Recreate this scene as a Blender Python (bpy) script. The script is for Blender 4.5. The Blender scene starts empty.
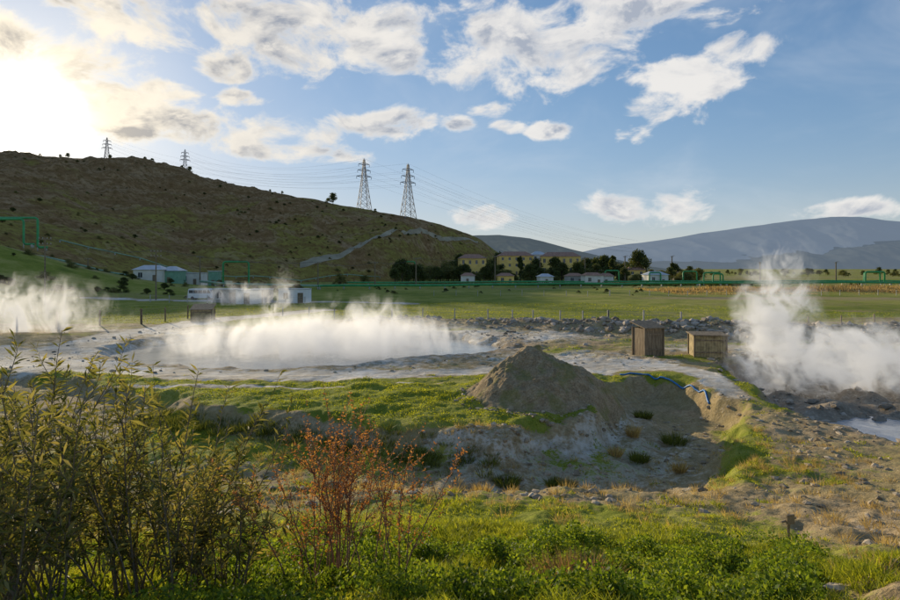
import bpy, math, random
import numpy as np
from mathutils import Vector, Matrix
random.seed(4); rng=np.random.default_rng(7)
sc=bpy.context.scene
try:
    sc.view_settings.view_transform='Standard'; sc.view_settings.look='None'; sc.view_settings.exposure=0
except Exception: pass
CAMZ=7.0
# ------------------------------------------------------------ noise
TAB=np.random.default_rng(1).random((8,256,256))
def vn(x,y,s=0):
    xi=np.floor(x).astype(np.int64); yi=np.floor(y).astype(np.int64)
    fx=x-xi; fy=y-yi; fx=fx*fx*(3-2*fx); fy=fy*fy*(3-2*fy)
    T=TAB[s%8]; a=T[xi&255,yi&255]; b=T[(xi+1)&255,yi&255]; c=T[xi&255,(yi+1)&255]; d=T[(xi+1)&255,(yi+1)&255]
    return (a*(1-fx)+b*fx)*(1-fy)+(c*(1-fx)+d*fx)*fy
def fbm(x,y,o=4,s=0):
    r=0;a=.5;t=0
    for i in range(o):
        r=r+a*vn(x+17.3*i,y-9.1*i,s+i); t+=a; a*=.5; x=x*2.03; y=y*2.03
    return r/t
def ss(a,b,x):
    t=np.clip((x-a)/(b-a),0,1); return t*t*(3-2*t)
def psd(poly,X,Y):
    d=np.full(X.shape,1e9); ins=np.zeros(X.shape,bool); n=len(poly)
    for i in range(n):
        ax,ay=poly[i]; bx,by=poly[(i+1)%n]
        ex,ey=bx-ax,by-ay; wx,wy=X-ax,Y-ay
        t=np.clip((wx*ex+wy*ey)/(ex*ex+ey*ey),0,1)
        d=np.minimum(d,np.hypot(wx-ex*t,wy-ey*t))
        c=((ay<=Y)&(by>Y))|((by<=Y)&(ay>Y))
        if ey!=0:
            xi=ax+(Y-ay)/ey*ex; ins^=(c&(X<xi))
    return np.where(ins,-d,d)
def pld(pl,X,Y):
    d=np.full(X.shape,1e9)
    for i in range(len(pl)-1):
        ax,ay=pl[i]; bx,by=pl[i+1]; ex,ey=bx-ax,by-ay; wx,wy=X-ax,Y-ay
        t=np.clip((wx*ex+wy*ey)/(ex*ex+ey*ey),0,1)
        d=np.minimum(d,np.hypot(wx-ex*t,wy-ey*t))
    return d
LOW=[(-40,40),(-24,37.5),(-12.8,30.8),(-7,28.4),(-2.2,26.4),(2,25.9),(4.8,26.8),(7.0,28.6),(8.8,32),(9.6,36),(12,37.6),(14,36.5),(14.8,32),(11.6,24.6),(7.8,18.8),(4,17.8),(0,18.2),(-5,18.0),(-12,18),(-25,22),(-40,30)]
LOBE=[(-21.5,37.6),(-9.5,38.0),(-1.5,38.4),(1.8,35),(2.2,30),(5.0,27),(2,26),(-2.2,26.4),(-7,28.4),(-12.8,30.8),(-22.5,36.3)]
PIT2=[(20,45),(18.6,39),(17.6,30),(18.2,25.5),(24,23.5),(40,24),(48,40),(40,52),(26,50)]
PATHA=[(-70,62),(-38,50),(-30,43.5),(-23,41),(-16,40.2),(-8.3,40.2),(-.7,40.4),(3.5,42),(11,43),(16,41),(17,37),(16.5,33.5)]
PATHB=[(-27,41),(-33,50),(-35,60),(-32,78),(-25,92),(-20,100)]
PATHC=[(-75,128),(-45,126),(-20,122),(-8,118)]
PATHD=[(16,33),(14.8,27),(14,20),(12.5,15),(8.5,9),(5.5,5)]
BERM=[(-22,78),(-8,77),(5,74),(18,68),(30,62),(46,60),(75,66)]
PCX,PCY,PRX,PRY=-13.2,56.5,17.2,12.6
def height(X,Y):
    z=np.interp(Y,[0,5,8,10,12,15,18,21,25],[5.4,4,2.7,2.0,1.5,.9,.5,.2,0])
    wob=(fbm(X*.45,Y*.45,4,1)-.5)
    sd=psd(LOW,X,Y)+wob*2.2
    dep=np.interp(X,[-30,-14,-5,2,6],[.5,.9,1.35,1.6,1.75])
    low=ss(.9,-.8,sd)
    low=low*.75+.25*ss(-.5,-4.0,sd)
    z=z-low*np.maximum(dep*ss(15.5,21,Y),0)
    e=np.hypot((X-PCX)/PRX,(Y-PCY)/PRY)+wob*.16+(fbm(X*.13,Y*.13,3,2)-.5)*.3
    z=z-1.3*ss(1.12,.93,e)
    s2=psd(PIT2,X,Y)+wob*3.0
    z=z-1.9*ss(.8,-1.6,s2)+ss(0,-3,s2)*(fbm(X*.4,Y*.4,5,3)-.42)*2.4*ss(30,36,Y)
    b=pld(BERM,X,Y); bh=ss(6,0,b)*(.2+1.5*fbm(X*.22,Y*.22,4,2))*ss(-24,-8,X)
    z=z+bh*np.interp(X,[-10,15,30],[.4,.8,1.3])
    z=z+(fbm(X*.12,Y*.12,3,4)-.5)*.7*ss(4,14,Y)*(1-ss(40,60,Y)*.3)*ss(1.5,-.0,low+ss(-1,1,-s2))
    near=1-ss(40,120,Y)
    pw=ss(3.0,1.2,np.minimum(pld(PATHA,X,Y),pld(PATHB,X,Y)))
    z=z+(fbm(X*.9,Y*.9,4,5)-.5)*(.38+.4*ss(14,9,Y)+.12*ss(16,19,Y)*(1-ss(24,27,Y)))*near*(1-pw*.7)*(1-.45*ss(9,12,X)*ss(30,25,Y))+(fbm(X*3.3,Y*3.3,3,6)-.5)*.12*(1-ss(20,60,Y))*(1-pw*.6)
    z=z+17*np.exp(-(((X+150)/46)**2+((Y-165)/45)**2))
    return z
def masks(X,Y):
    wob=fbm(X*.5,Y*.5,4,1)-.5; w2=fbm(X*.15,Y*.15,4,3)
    g=np.full(X.shape,.8); p=np.zeros(X.shape); k=np.zeros(X.shape)
    g=np.where(Y>70,.58+1.3*(fbm(X*.012,Y*.05,5,2)-.44),g)
    mid=ss(38,42,Y)*(1-ss(70,80,Y+wob*6)); w3=fbm(X*.1,Y*.3,4,6)
    g=g*(1-mid)+mid*(.24+1.3*(w3-.45)); p=np.maximum(p,mid*(.38+1.1*(w2-.45)))
    e=np.hypot((X-PCX)/PRX,(Y-PCY)/PRY)+(fbm(X*.13,Y*.13,3,2)-.5)*.3
    ring=ss(1.32,1.1,e+wob*.3); k=np.maximum(k,ring*.55); g=g*(1-ring)
    lb=ss(.6,-.3,psd(LOBE,X,Y)+wob*1.2); g=np.maximum(g*(1-lb),lb*1.0); p=p*(1-lb)
    nr=1-ss(18,21,Y)
    gn=np.interp(Y,[0,7,9.5,12,14,18],[1,.88,.73,.54,.44,.36])+(w2-.5)*1.4
    g=g*(1-nr)+nr*gn
    bR=ss(0,2.0,X-np.interp(Y,[5,9,14,20,27],[2.3,4.3,6.8,9.5,13.2])+wob*2)*(1-ss(28,33,Y))
    g=g*(1-bR)+bR*(.27+.9*(w2-.47)); k=k*(1-bR)
    sl=psd(LOW,X,Y); inn=ss(.9,-.5,sl+wob*2.2)
    rt=ss(-3.5,.5,X)*ss(17,20,Y)
    g=np.where(inn>.01,g*(1-inn)+inn*((1-rt)*(.5+(w2-.5)*1.4)+rt*(.16+(w2-.45)*1.3)),g)
    p=np.maximum(p*(1-inn),inn*rt*(.36+(w2-.5)*1.1))
    face=np.exp(-((sl+wob*2.2)/.7)**2)*ss(19,23,Y)
    g=g*(1-face*.85); p=np.maximum(p,face*.12*ss(-5,3,X))
    rg=np.exp(-(pld([(14.0,30),(12.2,24.5),(9.0,19)],X,Y)/1.1)**2); g=np.maximum(g,rg*.85+wob*.5*rg); p*=1-rg*.8
    rg=np.exp(-(pld([(19.2,42),(18,37),(16.9,30.5)],X,Y)/.8)**2)
    s2=psd(PIT2,X,Y)+wob*3; i2=ss(.6,-.6,s2); g=g*(1-i2); k=np.maximum(k,i2*.75); p=p*(1-i2*.6)+i2*.15
    for pl,w,a in((PATHA,1.3,.9),(PATHB,1.2,.75),(PATHC,2.2,.7),(PATHD,.9,.3)):
        d=pld(pl,X,Y)+wob*2.4-ss(-15,-30,X)*1.2
        m=ss(w+.8,w-.5,d)*a
        if pl is PATHD: g=g*(1-m*.9)
        else:
            g=g*(1-m*.97); k=k*(1-m*.8); p=np.maximum(p,m)
    stq=ss(.55,.61,fbm(X*.12,Y*.9,3,5))*ss(34,36,Y)*(1-ss(39,40,Y))*ss(-22,-18,X)*ss(1,-2,X); p=np.maximum(p,stq*.8); g*=1-stq
    wide=ss(4.0,2.0,np.hypot((X-11.5)/1.7,(Y-42.8))+wob*4); p=np.maximum(p,wide*.85); g*=1-wide*.8
    g=np.maximum(g,rg*.95*(1-i2)); p*=1-rg*.8*(1-i2)
    fe=ss(80,86,Y)*(1-ss(105,125,Y))*ss(-22,-14,X); g=np.maximum(g,fe*(.5+.8*(fbm(X*.05,Y*.15,4,7)-.35))); k*=1-fe
    rb=pld(BERM,X,Y); rk=ss(5.5,3,rb+wob*3)*ss(-25,-12,X); g*=1-rk*.8; k=np.maximum(k,rk*.25); p=np.maximum(p*(1-.6*rk),rk*.2*ss(15,30,X))
    return np.clip(g,0,1),np.clip(p,0,1),np.clip(k,0,1)
# ------------------------------------------------------------ mesh utils
def np_mesh(name,V,F,mats=(),smooth=False,col=None,mi=None):
    me=bpy.data.meshes.new(name); V=np.asarray(V,dtype=np.float32); F=np.asarray(F,dtype=np.int32); k=F.shape[1]
    me.vertices.add(len(V)); me.vertices.foreach_set('co',V.ravel())
    me.loops.add(F.size); me.loops.foreach_set('vertex_index',F.ravel())
    me.polygons.add(len(F)); me.polygons.foreach_set('loop_start',np.arange(0,F.size,k,dtype=np.int32))
    for m in mats: me.materials.append(m)
    if mi is not None: me.polygons.foreach_set('material_index',np.asarray(mi,dtype=np.int32))
    me.update(calc_edges=True)
    me.polygons.foreach_set('use_smooth',np.full(len(F),smooth,dtype=bool))
    if col is not None:
        a=me.color_attributes.new('masks','FLOAT_COLOR','POINT'); a.data.foreach_set('color',col.astype(np.float32).ravel())
    return me
def link(name,me,parent=None):
    o=bpy.data.objects.new(name,me); sc.collection.objects.link(o)
    if parent: o.parent=parent
    return o
def empty(name,loc=(0,0,0),rz=0):
    o=bpy.data.objects.new(name,None); sc.collection.objects.link(o); o.location=loc; o.rotation_euler=(0,0,rz); return o
class MB:
    def __init__(s): s.v=[];s.f=[];s.m=[]
    def add(s,v,f,m=0):
        o=len(s.v); s.v+= [tuple(a) for a in v]; s.f+=[tuple(i+o for i in q) for q in f]; s.m+=[m]*len(f)
    def box(s,c,d,m=0,rz=0):
        x,y,z=[a/2 for a in d]; v=[]
        for i in(-1,1):
            for j in(-1,1):
                for k in(-1,1):
                    px,py=i*x,j*y
                    v.append((c[0]+px*math.cos(rz)-py*math.sin(rz),c[1]+px*math.sin(rz)+py*math.cos(rz),c[2]+k*z))
        s.add(v,[(0,1,3,2),(4,6,7,5),(0,4,5,1),(2,3,7,6),(0,2,6,4),(1,5,7,3)],m)
    def tube(s,pts,r,n=6,m=0):
        pts=[Vector(p) for p in pts]; rr=r if isinstance(r,(list,tuple)) else [r]*len(pts); v=[];f=[]
        prev=None
        for i,p in enumerate(pts):
            a=pts[max(i-1,0)]; b=pts[min(i+1,len(pts)-1)]; t=(b-a).normalized()
            if prev is None:
                u=t.orthogonal().normalized()
            else:
                u=(prev-t*prev.dot(t)); u=u.normalized() if u.length>1e-6 else t.orthogonal().normalized()
            prev=u; w=t.cross(u)
            for k in range(n):
                an=2*math.pi*k/n; v.append(p+(u*math.cos(an)+w*math.sin(an))*rr[i])
        for i in range(len(pts)-1):
            for k in range(n):
                f.append((i*n+k,i*n+(k+1)%n,(i+1)*n+(k+1)%n,(i+1)*n+k))
        f.append(tuple(range(n))[::-1]); f.append(tuple((len(pts)-1)*n+k for k in range(n)))
        s.add(v,f,m)
    def mesh(s,name,mats,smooth=False):
        me=bpy.data.meshes.new(name); me.from_pydata(s.v,[],s.f)
        for m in mats: me.materials.append(m)
        me.polygons.foreach_set('material_index',s.m); me.polygons.foreach_set('use_smooth',[smooth]*len(s.f)); me.update(); return me
# ------------------------------------------------------------ material utils
def nt(mat): mat.use_nodes=True; t=mat.node_tree; t.nodes.clear(); return t
def N(t,ty,**k):
    n=t.nodes.new(ty)
    for a,b in k.items(): setattr(n,a,b)
    return n
def noise(t,scale,detail=4,vec=None,rough=.55,dist=0):
    n=N(t,'ShaderNodeTexNoise'); n.inputs['Scale'].default_value=scale; n.inputs['Detail'].default_value=detail
    n.inputs['Roughness'].default_value=rough; n.inputs['Distortion'].default_value=dist
    if vec is not None: t.links.new(vec,n.inputs['Vector'])
    return n.outputs['Fac']
def ramp(t,fac,stops):
    r=N(t,'ShaderNodeValToRGB'); e=r.color_ramp.elements
    while len(e)<len(stops): e.new(.5)
    for i,(p,c) in enumerate(stops):
        e[i].position=p; e[i].color=(c[0],c[1],c[2],1)
    t.links.new(fac,r.inputs['Fac']); return r.outputs['Color']
def mth(t,op,a,b=None,c=None,clamp=False):
    n=N(t,'ShaderNodeMath',operation=op); n.use_clamp=clamp
    for i,x in enumerate((a,b,c)):
        if x is None: continue
        if isinstance(x,(int,float)): n.inputs[i].default_value=x
        else: t.links.new(x,n.inputs[i])
    return n.outputs[0]
def mixc(t,f,a,b,bt='MIX'):
    n=N(t,'ShaderNodeMix',data_type='RGBA',blend_type=bt)
    for i,x in ((0,f),(6,a),(7,b)):
        if isinstance(x,(int,float)): n.inputs[i].default_value=x
        elif isinstance(x,tuple): n.inputs[i].default_value=(x[0],x[1],x[2],1)
        else: t.links.new(x,n.inputs[i])
    return n.outputs[2]
def mrange(t,v,a,b,c=0,d=1):
    n=N(t,'ShaderNodeMapRange',interpolation_type='SMOOTHSTEP'); t.links.new(v,n.inputs[0])
    for i,x in enumerate((a,b,c,d)): n.inputs[i+1].default_value=x
    return n.outputs[0]
def finish(t,color,rough=.9,bump=None,bd=.05,spec=.2,emit=None,es=0):
    b=N(t,'ShaderNodeBsdfPrincipled'); o=N(t,'ShaderNodeOutputMaterial')
    if isinstance(color,tuple): b.inputs['Base Color'].default_value=(*color,1)
    else: t.links.new(color,b.inputs['Base Color'])
    b.inputs['Roughness'].default_value=rough; b.inputs['Specular IOR Level'].default_value=spec
    if bump is not None:
        bn=N(t,'ShaderNodeBump'); bn.inputs['Distance'].default_value=bd; bn.inputs['Strength'].default_value=1
        t.links.new(bump,bn.inputs['Height']); t.links.new(bn.outputs[0],b.inputs['Normal'])
    if emit is not None:
        b.inputs['Emission Color'].default_value=(*emit,1); b.inputs['Emission Strength'].default_value=es
    t.links.new(b.outputs[0],o.inputs[0]); return b
def simple(name,col,var=.3,scale=2,rough=.8,metal=0,bd=.01,spec=.3):
    m=bpy.data.materials.new(name); t=nt(m); co=N(t,'ShaderNodeTexCoord').outputs['Object']
    f=noise(t,scale,5,co); lo=tuple(c*(1-var) for c in col); hi=tuple(min(1,c*(1+var)) for c in col)
    b=finish(t,ramp(t,f,[(.3,lo),(.7,hi)]),rough,noise(t,scale*6,3,co),bd,spec); b.inputs['Metallic'].default_value=metal; return m
def leafmat(name,cols,trans=.45,rough=.6,ps=1.0):
    m=bpy.data.materials.new(name); t=nt(m); g=N(t,'ShaderNodeNewGeometry')
    f=mth(t,'MULTIPLY_ADD',g.outputs['Random Per Island'],.5,mth(t,'MULTIPLY',noise(t,ps,3,g.outputs['Position']),.5))
    c=ramp(t,f,[(i/(len(cols)-1)*.56+.22,c) for i,c in enumerate(cols)])
    b=N(t,'ShaderNodeBsdfPrincipled'); t.links.new(c,b.inputs['Base Color']); b.inputs['Roughness'].default_value=rough; b.inputs['Specular IOR Level'].default_value=.2
    tr=N(t,'ShaderNodeBsdfTranslucent'); t.links.new(mixc(t,1.0,c,(1.8,1.6,.7),'MULTIPLY'),tr.inputs[0])
    mx=N(t,'ShaderNodeMixShader'); mx.inputs[0].default_value=trans; t.links.new(b.outputs[0],mx.inputs[1]); t.links.new(tr.outputs[0],mx.inputs[2])
    o=N(t,'ShaderNodeOutputMaterial'); t.links.new(mx.outputs[0],o.inputs[0]); return m
# ------------------------------------------------------------ ground material
def ground_mat():
    m=bpy.data.materials.new('ground_soil_grass'); t=nt(m); P=N(t,'ShaderNodeNewGeometry').outputs['Position']
    a=N(t,'ShaderNodeVertexColor',layer_name='masks'); s=N(t,'ShaderNodeSeparateColor'); t.links.new(a.outputs[0],s.inputs[0])
    R,G,B=s.outputs
    n1=noise(t,1.6,8,P,.65); n2=noise(t,7,6,P,.6); n3=noise(t,.25,5,P); n4=noise(t,28,4,P); n5=noise(t,.035,5,P,.6)
    dirt=ramp(t,mth(t,'ADD',mth(t,'MULTIPLY',n1,.5),mth(t,'MULTIPLY',n2,.5)),[(.3,(.17,.12,.06)),(.5,(.41,.30,.165)),(.7,(.64,.50,.31))])
    dirt=mixc(t,mrange(t,n3,.35,.65),dirt,mixc(t,.5,dirt,(.30,.25,.09)))
    pale=ramp(t,mth(t,'ADD',mth(t,'MULTIPLY',n1,.5),mth(t,'MULTIPLY',n3,.5)),[(.34,(.37,.30,.21)),(.48,(.58,.51,.40)),(.62,(.80,.75,.66))])
    dark=ramp(t,mth(t,'ADD',mth(t,'MULTIPLY',n1,.6),mth(t,'MULTIPLY',n2,.4)),[(.3,(.16,.125,.085)),(.5,(.31,.25,.18)),(.7,(.49,.42,.32))])
    gf=mth(t,'ADD',mth(t,'MULTIPLY',n1,.22),mth(t,'ADD',mth(t,'MULTIPLY',n3,.34),mth(t,'MULTIPLY',n5,.44)))
    gr=ramp(t,gf,[(.36,(.13,.165,.020)),(.48,(.26,.285,.032)),(.60,(.44,.39,.10))])
    gr=mixc(t,mrange(t,n4,.35,.7),gr,mixc(t,.4,gr,(.05,.07,.01)))
    bk=mth(t,'MULTIPLY',mth(t,'SUBTRACT',mth(t,'ADD',mth(t,'MULTIPLY',n1,.6),mth(t,'MULTIPLY',n2,.4)),.5),1.8)
    c=mixc(t,mrange(t,mth(t,'ADD',B,bk),.35,.6),dirt,dark)
    c=mixc(t,mrange(t,mth(t,'ADD',G,bk),.3,.75),c,pale)
    c=mixc(t,mrange(t,mth(t,'ADD',R,bk),.38,.62),c,gr)
    bh=mth(t,'ADD',mth(t,'MULTIPLY',n1,1.0),mth(t,'ADD',mth(t,'MULTIPLY',n2,.35),mth(t,'MULTIPLY',n4,.12)))
    bh=mth(t,'MULTIPLY',bh,mth(t,'SUBTRACT',1,mth(t,'MULTIPLY',mrange(t,G,.6,1),.6)))
    finish(t,c,.95,bh,.13,.1); return m
def grid_mesh(name,XX,YY,ZZ,mat,col=None,smooth=True):
    a,b=XX.shape; V=np.stack([XX,YY,ZZ],-1).reshape(-1,3); i=np.arange(a*b).reshape(a,b)
    F=np.stack([i[:-1,:-1],i[1:,:-1],i[1:,1:],i[:-1,1:]],-1).reshape(-1,4)
    return np_mesh(name,V,F,[mat],smooth,col)
GM=ground_mat()
NA,NR=860,820
an=np.radians(np.linspace(-72,72,NA)); rr=np.concatenate([np.geomspace(2.2,120,NR-150),np.geomspace(121,9000,150)])
A,Rr=np.meshgrid(an,rr,indexing='ij'); X=np.sin(A)*Rr; Y=np.cos(A)*Rr
Z=height(X,Y); g,p,k=masks(X,Y)
link('ground',grid_mesh('ground',X,Y,Z,GM,np.stack([g,p,k,np.ones_like(g)],-1).reshape(-1,4)))
def hz(x,y): return float(height(np.array([float(x)]),np.array([float(y)]))[0])
# ------------------------------------------------------------ hill
U=lambda u:(u-450)/600.0
cu=[-900,-300,-100,0,60,130,180,200,260,300,340,400,440,480,500,530]
cv=[250,190,160,153,158,160,169,178,190,198,206,216,224,239,250,268]
yc=[600,620,610,600,600,590,560,540,480,450,430,415,450,500,520,520]
yf=[150,150,155,165,180,215,240,250,270,290,300,330,395,435,450,460]
def hillz(T,Yy):
    u=T*600+450
    Yc=np.interp(u,cu,yc); Yf=np.interp(u,cu,yf); e=(268-np.interp(u,cu,cv))/600
    cz=CAMZ*ss(268,235,np.interp(u,cu,cv))+e*Yc
    s=(Yy-Yf)/(Yc-Yf); X=T*Yy
    prof=np.where(s<1,np.clip(s,-1,1)**1+.12*np.sin(np.clip(s,0,1)*math.pi),1-.25*(s-1)**2)
    n=(fbm(X*.018,Yy*.018,5,2)-.5)*28+(fbm(X*.07,Yy*.07,4,4)-.5)*9+(fbm(X*.25,Yy*.25,3,1)-.5)*2.8
    gl=-abs(fbm(X*.02+3,Yy*.008,3,5)-.5)*26
    z=cz*prof+(n+gl+3)*np.clip(s*3,0,1)*np.clip((1.02-s)*2.5,.16,1)*np.clip(cz/60,0,1)
    return np.where(s<0,s*12,z)-.3
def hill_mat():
    m=bpy.data.materials.new('hill_scrub'); t=nt(m); P=N(t,'ShaderNodeNewGeometry').outputs['Position']
    sx=N(t,'ShaderNodeSeparateXYZ'); t.links.new(P,sx.inputs[0])
    n1=noise(t,.03,8,P,.65); n2=noise(t,.25,6,P,.7)
    grn=ramp(t,n2,[(.3,(.065,.075,.015)),(.5,(.135,.16,.028)),(.7,(.24,.25,.055))])
    brn=ramp(t,n2,[(.3,(.05,.037,.020)),(.5,(.14,.10,.052)),(.7,(.30,.225,.13))])
    f=mth(t,'ADD',mth(t,'MULTIPLY',sx.outputs[2],.012),mth(t,'MULTIPLY',mth(t,'SUBTRACT',n1,.5),3.0))
    c=mixc(t,mrange(t,f,.1,.6),grn,brn)
    st=mth(t,'SINE',mth(t,'ADD',mth(t,'MULTIPLY',sx.outputs[2],.75),mth(t,'MULTIPLY',n1,14)))
    c=mixc(t,mth(t,'MULTIPLY',mrange(t,st,.6,1),.5),c,(.04,.03,.016))
    st2=mth(t,'SINE',mth(t,'ADD',mth(t,'MULTIPLY',sx.outputs[2],.42),mth(t,'MULTIPLY',n1,20)))
    c=mixc(t,mth(t,'MULTIPLY',mrange(t,st2,.8,1),.35),c,(.34,.27,.17))
    sp=noise(t,.4,4,P,.6); c=mixc(t,mth(t,'MULTIPLY',mrange(t,sp,.53,.61),.85),c,(.03,.033,.012))
    finish(t,c,.95,n2,2.5,.05,(.66,.52,.28),.035); return m  # faint warm emission imitates sunlit airlight over the hill; the slope itself doesn't glow
T=np.linspace(U(-900),U(535),620); S=np.concatenate([np.linspace(-.05,1.1,300),np.linspace(1.12,2,20)])
TT,SS=np.meshgrid(T,S,indexing='ij'); u_=TT*600+450
YYh=np.interp(u_,cu,yf)*(1-SS)+np.interp(u_,cu,yc)*SS
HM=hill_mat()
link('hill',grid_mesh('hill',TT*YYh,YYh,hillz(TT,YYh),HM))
def hzh(x,y):
    return max(float(hillz(np.array([x/y]),np.array([float(y)]))[0]),hz(x,y)) if x/y<U(530) else hz(x,y)
# ------------------------------------------------------------ mountains
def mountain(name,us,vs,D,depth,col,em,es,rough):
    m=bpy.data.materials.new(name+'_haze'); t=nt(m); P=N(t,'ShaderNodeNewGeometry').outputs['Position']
    f=noise(t,14/D,8,P,.65); finish(t,ramp(t,f,[(.35,tuple(c*.7 for c in col)),(.65,tuple(c*1.15 for c in col))]),1,None,0,0,em,es)  # haze put into the material: bluish emission imitates airlight in front of the range
    T=np.linspace(U(us[0]),U(us[-1]),420); s=np.linspace(0,1,60); TT,SS=np.meshgrid(T,s,indexing='ij')
    u=TT*600+450; Yv=D*(1-depth)+D*depth*SS; Xv=TT*Yv
    cz=(268-np.interp(u,us,vs))/600*D; cz=np.maximum(cz,0)
    n=fbm(TT*14+5,SS*3,5,3)-.5; rid=-np.abs(fbm(TT*16+SS*1.5,SS*1.5+TT*3,5,1)-.5)*2+.2
    z=cz*(SS**.9)*(1+rid*.9*(1-SS))+cz*n*rough*(1-SS*.5)-2
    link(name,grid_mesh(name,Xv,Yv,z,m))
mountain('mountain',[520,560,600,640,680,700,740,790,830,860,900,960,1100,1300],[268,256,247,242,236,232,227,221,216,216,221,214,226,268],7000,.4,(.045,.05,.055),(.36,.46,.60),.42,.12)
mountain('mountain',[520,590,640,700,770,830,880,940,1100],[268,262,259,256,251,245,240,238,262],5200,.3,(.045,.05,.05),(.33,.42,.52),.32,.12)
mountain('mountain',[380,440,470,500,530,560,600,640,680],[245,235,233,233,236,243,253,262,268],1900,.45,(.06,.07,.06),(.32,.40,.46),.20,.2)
# ------------------------------------------------------------ water
def water_mat(name,col,rough):
    m=bpy.data.materials.new(name); t=nt(m); P=N(t,'ShaderNodeNewGeometry').outputs['Position']
    n=noise(t,.4,4,P); c=ramp(t,n,[(.35,tuple(x*.75 for x in col)),(.65,tuple(min(1,x*1.15) for x in col))])
    b=finish(t,c,rough,noise(t,3.5,3,P),.03,.5); return m
def disc(name,cx,cy,rx,ry,z,mat):
    v=[(cx,cy,z)]+[(cx+rx*math.cos(i/64*6.2832),cy+ry*math.sin(i/64*6.2832),z) for i in range(64)]
    me=bpy.data.meshes.new(name); me.from_pydata(v,[],[(0,1+i,1+(i+1)%64) for i in range(64)]); me.materials.append(mat); link(name,me)
disc('pond_water',PCX,PCY,21,15.5,-.68,water_mat('milky_water',(.43,.42,.37),.16))
disc('pool_water',24,30,7.5,5,-1.62,water_mat('grey_water',(.38,.40,.42),.15))
# ------------------------------------------------------------ dirt mound
mm=bpy.data.materials.new('mound_soil'); t=nt(mm); P=N(t,'ShaderNodeNewGeometry').outputs['Position']
f1=noise(t,2.2,8,P,.7); f2=noise(t,11,5,P,.6)
c=ramp(t,mth(t,'ADD',mth(t,'MULTIPLY',f1,.5),mth(t,'MULTIPLY',f2,.5)),[(.32,(.15,.105,.055)),(.5,(.34,.25,.145)),(.68,(.55,.43,.27))])
c=mixc(t,mth(t,'MULTIPLY',mrange(t,noise(t,.9,4,P),.48,.63),.55),c,(.20,.20,.05)); finish(t,c,.95,mth(t,'ADD',f1,mth(t,'MULTIPLY',f2,.4)),.12,.1)
aa=np.linspace(0,2*math.pi,221); r2=np.linspace(0,1.3,110); AA,RR=np.meshgrid(aa,r2,indexing='ij')
MX,MY=4.9,32.4
ux=np.cos(AA)*RR; uy=np.sin(AA)*RR; Xm=MX+ux*(3.8+.35*np.sin(AA*2+1)+.25*np.sin(AA*5)); Ym=MY+uy*(3.3+.3*np.sin(AA*3))
hm=3.25*(1-np.sqrt(RR**2+.08))*(1+.10*np.cos(AA-2.6))+.3
fade=np.clip(1.3-RR,0,1)*np.clip(RR*4,.1,1)
Zm=hm+(fbm(Xm*.8,Ym*.8,5,2)-.5)*1.0*fade+(fbm(Xm*4,Ym*4,4,3)-.5)*.24
base=height(Xm,Ym); wq=ss(.75,1.2,RR); Zm=Zm*(1-wq)+(base-.3*ss(1.0,1.3,RR))*wq
link('dirt_mound',grid_mesh('dirt_mound',Xm,Ym,Zm,mm))
# ------------------------------------------------------------ rocks
def rocks(name,xs,ys,sz,mat,flat=.65,emb=.3):
    import bmesh
    bm=bmesh.new(); bmesh.ops.create_icosphere(bm,subdivisions=1,radius=1); v0=np.array([v.co[:] for v in bm.verts]); f0=np.array([[v.index for v in f.verts] for f in bm.faces]); bm.free()
    n=len(xs); zz=height(xs,ys); V=v0[None]*(1+ (rng.random((n,len(v0),1))-.5)*.65)
    th=rng.random(n)*6.28; c,s=np.cos(th)[:,None],np.sin(th)[:,None]
    V=V*np.stack([1+rng.random(n)*.6,.7+rng.random(n)*.5,flat*(.7+rng.random(n)*.6)],-1)[:,None,:]
    x=V[...,0]*c-V[...,1]*s; y=V[...,0]*s+V[...,1]*c; V=np.stack([x,y,V[...,2]],-1)*sz[:,None,None]
    V+=np.stack([xs,ys,zz+sz*flat*(1-emb*2)*.5],-1)[:,None,:]
    F=(f0[None]+(np.arange(n)*len(v0))[:,None,None]).reshape(-1,3)
    return link(name,np_mesh(name,V.reshape(-1,3),F,[mat]))
def rockmat(name,a,b):
    m=bpy.data.materials.new(name); t=nt(m); g=N(t,'ShaderNodeNewGeometry')
    f=mth(t,'MULTIPLY_ADD',g.outputs['Random Per Island'],.6,mth(t,'MULTIPLY',noise(t,6,5,g.outputs['Position']),.4))
    finish(t,ramp(t,f,[(.2,a),(.8,b)]),.9,noise(t,14,4,g.outputs['Position']),.03,.15); return m
RM=rockmat('stone_brown',(.22,.165,.10),(.56,.46,.33)); RG=rockmat('stone_grey',(.17,.14,.10),(.52,.44,.35))
n=9000; xs=rng.uniform(-2,20,n); ys=rng.uniform(5.5,34,n); gg,pp,kk=masks(xs,ys); keep=(gg<.55)&(rng.random(n)<.75*fbm(xs*.3,ys*.3,3,3)*1.4)
rocks('stones',xs[keep],ys[keep],.018+.085*rng.random(keep.sum())**6*1.6,RM)
n=1500; xs=rng.uniform(-14,4,n); ys=rng.uniform(10,27,n); gg,pp,kk=masks(xs,ys); keep=gg<.6; rocks('stones',xs[keep],ys[keep],.025+.13*rng.random(keep.sum())**7,RM)
n=5200; tq=rng.random(n)**.8; bx=np.interp(tq,[0,.12,.3,.6,.85,1],[-20,5,18,30,46,75]); by=np.interp(bx,[-22,-8,5,18,30,46,75],[78,77,74,68,62,60,66]); xs=bx+rng.normal(0,1.2,n); ys=by+rng.normal(0,2.8,n)
rocks('rock_rubble',xs,ys,.06+.42*rng.random(n)**7,RG,.7)
n=1500; xs=rng.uniform(18,46,n); ys=rng.uniform(25,52,n); kp=psd(PIT2,xs,ys)<1.0; rocks('rock_rubble',xs[kp],ys[kp],.05+.3*rng.random(kp.sum())**6,RG,.7)
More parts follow.
